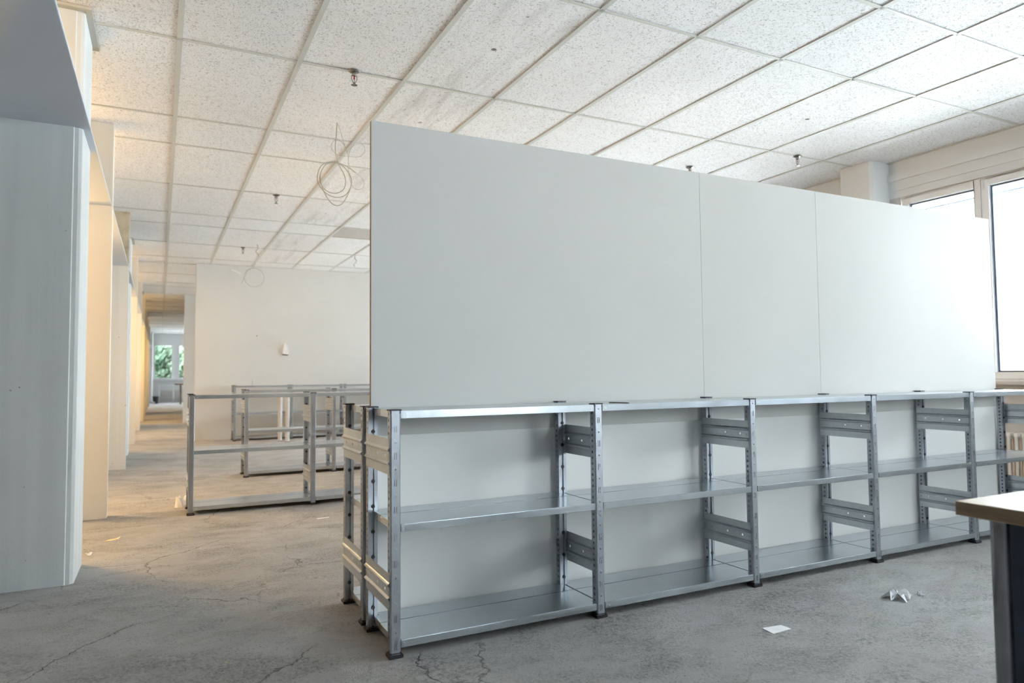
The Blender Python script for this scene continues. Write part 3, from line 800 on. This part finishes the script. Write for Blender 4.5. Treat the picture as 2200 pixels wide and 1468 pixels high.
# things on the cross wall
def wall_socket():
    root = tag(empty('junction_box', (1.303, 11.32, 1.70)), 'small white wall box with an open dark underside on the white cross wall', 'wall box')
    put('housing', MB().prism([(-0.045, -0.10), (0.062, -0.115), (0.068, -0.06), (0.05, 0.05), (0.005, 0.10), (-0.02, 0.10)], -0.05, 0.0, axis='y').mesh('housing', M['white'], bevel=0.004), root)
    put('opening', MB().prism([(-0.048, -0.118), (0.055, -0.13), (0.058, -0.112), (-0.046, -0.10)], -0.053, -0.004, axis='y').mesh('opening', M['plastic']), root)
wall_socket()
o = put('screw_hook', MB().cyl((0, 0), 0.016, -0.02, 0.0, 8, axis='y').mesh('screw_hook', M['cable']), None, (0.786, 11.32, 1.946)); tag(o, 'small screw left in the white cross wall, up and left of the wall box', 'screw')
o = put('tape_strip', MB().box(-0.09, 0.09, -0.003, 0, -0.012, 0.012).mesh('tape_strip', M['white']), None, (0.415, 11.32, 3.165), (0, 0.38, 0)); tag(o, 'short slanting white strip high on the cross wall, left of the hanging loop', 'tape')
o = put('thin_rod', MB().cyl((0, 0), 0.004, 0, 0.10, 6).mesh('thin_rod', M['cable']), None, (0.656, 10.80, 1.0)); tag(o, 'thin upright wire on top of the farthest shelving row', 'wire')
# two pale posts standing in the back room
for (x, y, h, lab) in ((1.075, 10.30, 0.80, 'pale upright metal post by the far shelving, the left and farther of two'),
                       (1.162, 10.05, 0.80, 'pale upright metal post by the far shelving, the right and nearer of two')):
    root = tag(empty('metal_post', (x, y, 0)), lab, 'post', 'pale posts before the cross wall')
    put('tube', MB().cyl((0, 0), 0.036, 0.012, h, 18).mesh('tube', M['palepost'], smooth=False), root)
    put('base_ring', MB().cyl((0, 0), 0.043, 0.0, 0.014, 18).mesh('base_ring', M['chrome']), root)
    put('end_cap', MB().cyl((0, 0), 0.042, h, h+0.008, 18).mesh('end_cap', M['chrome']), root)

# foreground table
def table():
    x0, y1 = 1.285, -1.512; w, d, zt, th = 1.4, 0.75, 0.75, 0.042
    root = tag(empty('table', (x0, y1, 0)), 'light wooden table with chrome legs, cut off at the bottom right', 'table')
    b = MB().box(0, w, -d, 0, zt-th, zt); b.mi = [1, 0, 1, 1, 1, 1]
    put('table_top', b.mesh('table_top', [M['wood'], M['woodedge']], bevel=0.0015), root)
    for (px, py) in ((0.090, -0.075), (w-0.09, -0.09), (0.090, -d+0.09), (w-0.09, -d+0.09)):
        put('leg', MB().cyl((px, py), 0.0245, 0.02, zt-th, 32).mesh('leg', M['darkchrome']), root)
        put('foot', MB().cyl((px, py), 0.032, 0.0, 0.02, 24).mesh('foot', M['plastic']), root)
    put('end_panel', MB().box(0.135, 0.20, -d+0.1, -0.05, 0.04, zt-th).mesh('end_panel', M['gasket'], bevel=0.003), root)
    put('apron', MB().box(0.15, w-0.12, -0.10, -0.075, zt-th-0.06, zt-th).box(0.15, w-0.12, -d+0.08, -d+0.105, zt-th-0.06, zt-th).mesh('apron', M['chrome']), root)
table()

# litter
def sheet_thing(name, pts, mat, lab, cat, th=0.0012, group=None):
    cx = sum(p[0] for p in pts)/len(pts); cy = sum(p[1] for p in pts)/len(pts)
    b = MB()
    b.prism([(p[0]-cx, p[1]-cy) for p in pts], 0.0, th)
    b.v = [(x, y, z + (pts[i % len(pts)][2] if len(pts[i % len(pts)]) > 2 else 0)) for i, (x, y, z) in enumerate(b.v)]
    o = put(name, b.mesh(name, mat), None, (cx, cy, 0.0005)); tag(o, lab, cat, group); return o
sheet_thing('paper_card', [(1.544, -0.549), (1.660, -0.543), (1.657, -0.489), (1.548, -0.480, 0.002)], M['paper'], 'small white card lying on the floor in front of the nearest shelving', 'paper')
sheet_thing('paper_slip', [(0.275, 2.960), (0.378, 2.975), (0.380, 3.0), (0.282, 2.99)], M['paper'], 'small pale slip on the floor behind the left end of the boards', 'paper')
sheet_thing('wood_chip', [(-1.200, 2.915), (-1.165, 2.905), (-1.115, 2.945), (-1.105, 2.975, 0.008), (-1.135, 2.962), (-1.175, 2.945)], M['chip'], 'thin pale splinter on the warmly lit floor beside the nearest pier', 'litter', 0.004)
def crumpled(name, x, y, r, h, mat, lab, seed, n=9, cat='litter', aspect=1.0, thick=0.0008):
    rnd = random.Random(seed); b = MB()
    c = (0, 0, h*0.55); ring = []
    for i in range(n):
        a = 2*math.pi*i/n; rr = r*rnd.uniform(0.35, 1.0)
        ring.append((rr*math.cos(a)*aspect, rr*math.sin(a), rnd.choice((0.001, 0.001, h*rnd.uniform(0.3, 1.0)))))
    mid = [(p[0]*0.5+rnd.uniform(-.2, .2)*r, p[1]*0.5+rnd.uniform(-.2, .2)*r, rnd.uniform(0.05, 1)*h) for p in ring]
    for i in range(n):
        j = (i+1) % n
        b.face([c, mid[i], mid[j]]); b.face([mid[i], ring[i], ring[j]]); b.face([mid[i], ring[j], mid[j]])
    o = put(name, b.mesh(name, mat), None, (x, y, 0.0012), (0, 0, rnd.uniform(0, 3)), thick=thick); tag(o, lab, cat); return o
crumpled('plastic_scrap', 2.475, -0.49, 0.095, 0.040, M['film'], 'torn clear plastic scrap on the rough floor right of the white card', 4, 15)
crumpled('plastic_sliver', 2.625, -0.51, 0.03, 0.02, M['film'], 'curled sliver of clear plastic just right of the torn scrap', 8, 7)
crumpled('plastic_bag', -0.685, 4.12, 0.085, 0.105, M['film'], 'crumpled film by the left foot of the shelving row behind the boards', 5, 10)
crumpled('paper_ball', -0.018, 0.91, 0.016, 0.016, M['paper'], 'tiny white paper crumb beside the left foot of the back-to-back shelving', 6, 8, aspect=0.8)
crumpled('paper_crumb', -1.262, 2.52, 0.03, 0.022, M['paper'], 'white paper crumb at the back corner of the nearest pier', 12, 7)
for (x, y, lab, sd) in ((-0.613, 0.256, 'yellow crumb on the dark floor at the bottom left', 21), (2.123, -0.595, 'yellow crumb on the floor between the white card and the plastic scrap', 22)):
    crumpled('yellow_crumb', x, y, 0.009, 0.006, M['chip'], lab, sd, 6)
o = put('dark_strip', MB().box(-0.058, 0.058, -0.007, 0.007, 0, 0.004).mesh('dark_strip', M['darkwood'], bevel=0.001), None, (1.185, 0.07, 0.9992), (0, 0, math.radians(-71)))
tag(o, 'thin dark brown strip lying on top of the nearest shelving, second bay', 'strip')

# far end of the corridor
def far_things():
    root = tag(empty('table', (0.15, 31.6, 0)), 'brown-topped table far down the corridor, half hidden by the cross walls', 'table')
    put('table_top', MB().box(-0.42, 0.9, -0.35, 0.35, 0.86, 0.92).mesh('table_top', M['brownwood']), root)
    for sx in (-0.18, 0.8):
        for sy in (-0.3, 0.3): put('leg', MB().box(sx-0.03, sx+0.03, sy-0.03, sy+0.03, 0, 0.86).mesh('leg', M['darksteel']), root)
    root = tag(empty('trestle', (-0.58, 33.9, 0)), 'pale metal trestle with thin legs in front of the far radiator', 'trestle')
    put('top_rail', MB().box(-0.36, 0.36, -0.03, 0.03, 0.80, 0.85).mesh('top_rail', M['frame']), root)
    for sx in (-0.30, 0.31): put('leg', MB().box(sx-0.035, sx+0.035, -0.03, 0.03, 0, 0.80).mesh('leg', M['frame']), root)
    root = tag(empty('bin', (-1.02, 33.3, 0)), 'small black bin on the floor at the far left end of the corridor', 'bin')
    put('bucket', MB().cyl((0, 0), 0.10, 0, 0.32, 16, r2=0.13).mesh('bucket', M['plastic']), root)
    put('rim', MB().lathe([(0.125, 0.30), (0.14, 0.31), (0.14, 0.33), (0.12, 0.33)], seg=16).mesh('rim', M['gasket']), root)
    root = tag(empty('pipe', (-1.20, 33.0, 0)), 'white vertical pipe at the far left end of the corridor', 'pipe')
    put('riser', MB().cyl((0, 0), 0.05, 0.20, ZC, 12).mesh('riser', M['white']), root)
    put('elbow', MB().tube(smooth_path([(0, 0, 0.22), (0.02, 0, 0.12), (0.10, 0, 0.05), (0.16, 0, 0.04)], 5), 0.045, 10).mesh('elbow', M['white']), root)
far_things()

# ================================================================== OUTSIDE
o = put('outside_ground', MB().box(-30, 60, -30, 80, -0.9, -0.7).mesh('outside_ground', M['paving'])); tag(o, kind='structure')
def facade():
    X = 15.0
    root = tag(put('building', MB().box(X, X+5, -22, 30, -0.7, 17).mesh('building', M['facade'])), 'white rendered building seen through the side window', 'building')
    for k, yc in enumerate([-15.4, -11.4, -7.4, -3.4, 0.6, 4.6, 8.6, 12.6, 16.6]):
        for zc in (1.55, 4.67, 7.8, 10.9, 14.0):
            f = put('window', MB().box(X-0.02, X+0.05, yc, yc+1.52-0.42, zc-0.14, zc+0.75).mesh('window', M['frame']), root)
            put('pane', MB().box(X-0.03, X-0.02, yc+0.04, yc+1.06, zc-0.10, zc+0.71).mesh('pane', M['winglass']), f)
facade()
def shrub(x, y, z, r, n, mat, lab, seed, trunk=True, hgt=1.0):
    rnd = random.Random(seed)
    root = tag(empty('tree', (x, y, -0.7)), lab, 'tree', 'trees behind the far end window')
    b = MB()
    for i in range(n):
        u = rnd.uniform(-1, 1); a = rnd.uniform(0, 2*math.pi); rr = r*rnd.uniform(0.3, 1)**0.6
        s = math.sqrt(1-u*u); c = Vector((rr*s*math.cos(a), rr*s*math.sin(a), z+0.7+rr*u*hgt))
        d = Vector((rnd.gauss(0, 1), rnd.gauss(0, 1), rnd.gauss(0, 1))).normalized(); e = d.orthogonal().normalized(); f = d.cross(e)
        q = rnd.uniform(0.14, 0.34)
        b.face([c-e*q, c+f*q*0.4, c+e*q, c-f*q*0.4])
    tag(put('foliage', b.mesh('foliage', mat, merge=False), root), kind='stuff')
    if trunk: put('trunk', MB().tube([(0, 0, 0), (0.05, 0, z*0.6), (0, 0.05, z+0.7)], 0.11, 8).mesh('trunk', M['bark']), root)
shrub(-2.6, 42.0, 2.4, 1.9, 7000, M['leaf'], 'dark green tree behind the far end window, left side', 1)
shrub(1.5, 42.0, 2.4, 1.9, 7000, M['leaf2'], 'paler green tree behind the far end window, right side', 2)
shrub(-0.6, 48.5, 2.6, 4.2, 16000, M['leaf2'], 'tall green tree standing behind the other trees outside the end window', 3)
shrub(-0.6, 39.5, 0.2, 1.0, 2600, M['leaf2'], 'low green shrub just outside the far end window', 4, trunk=True, hgt=0.8)
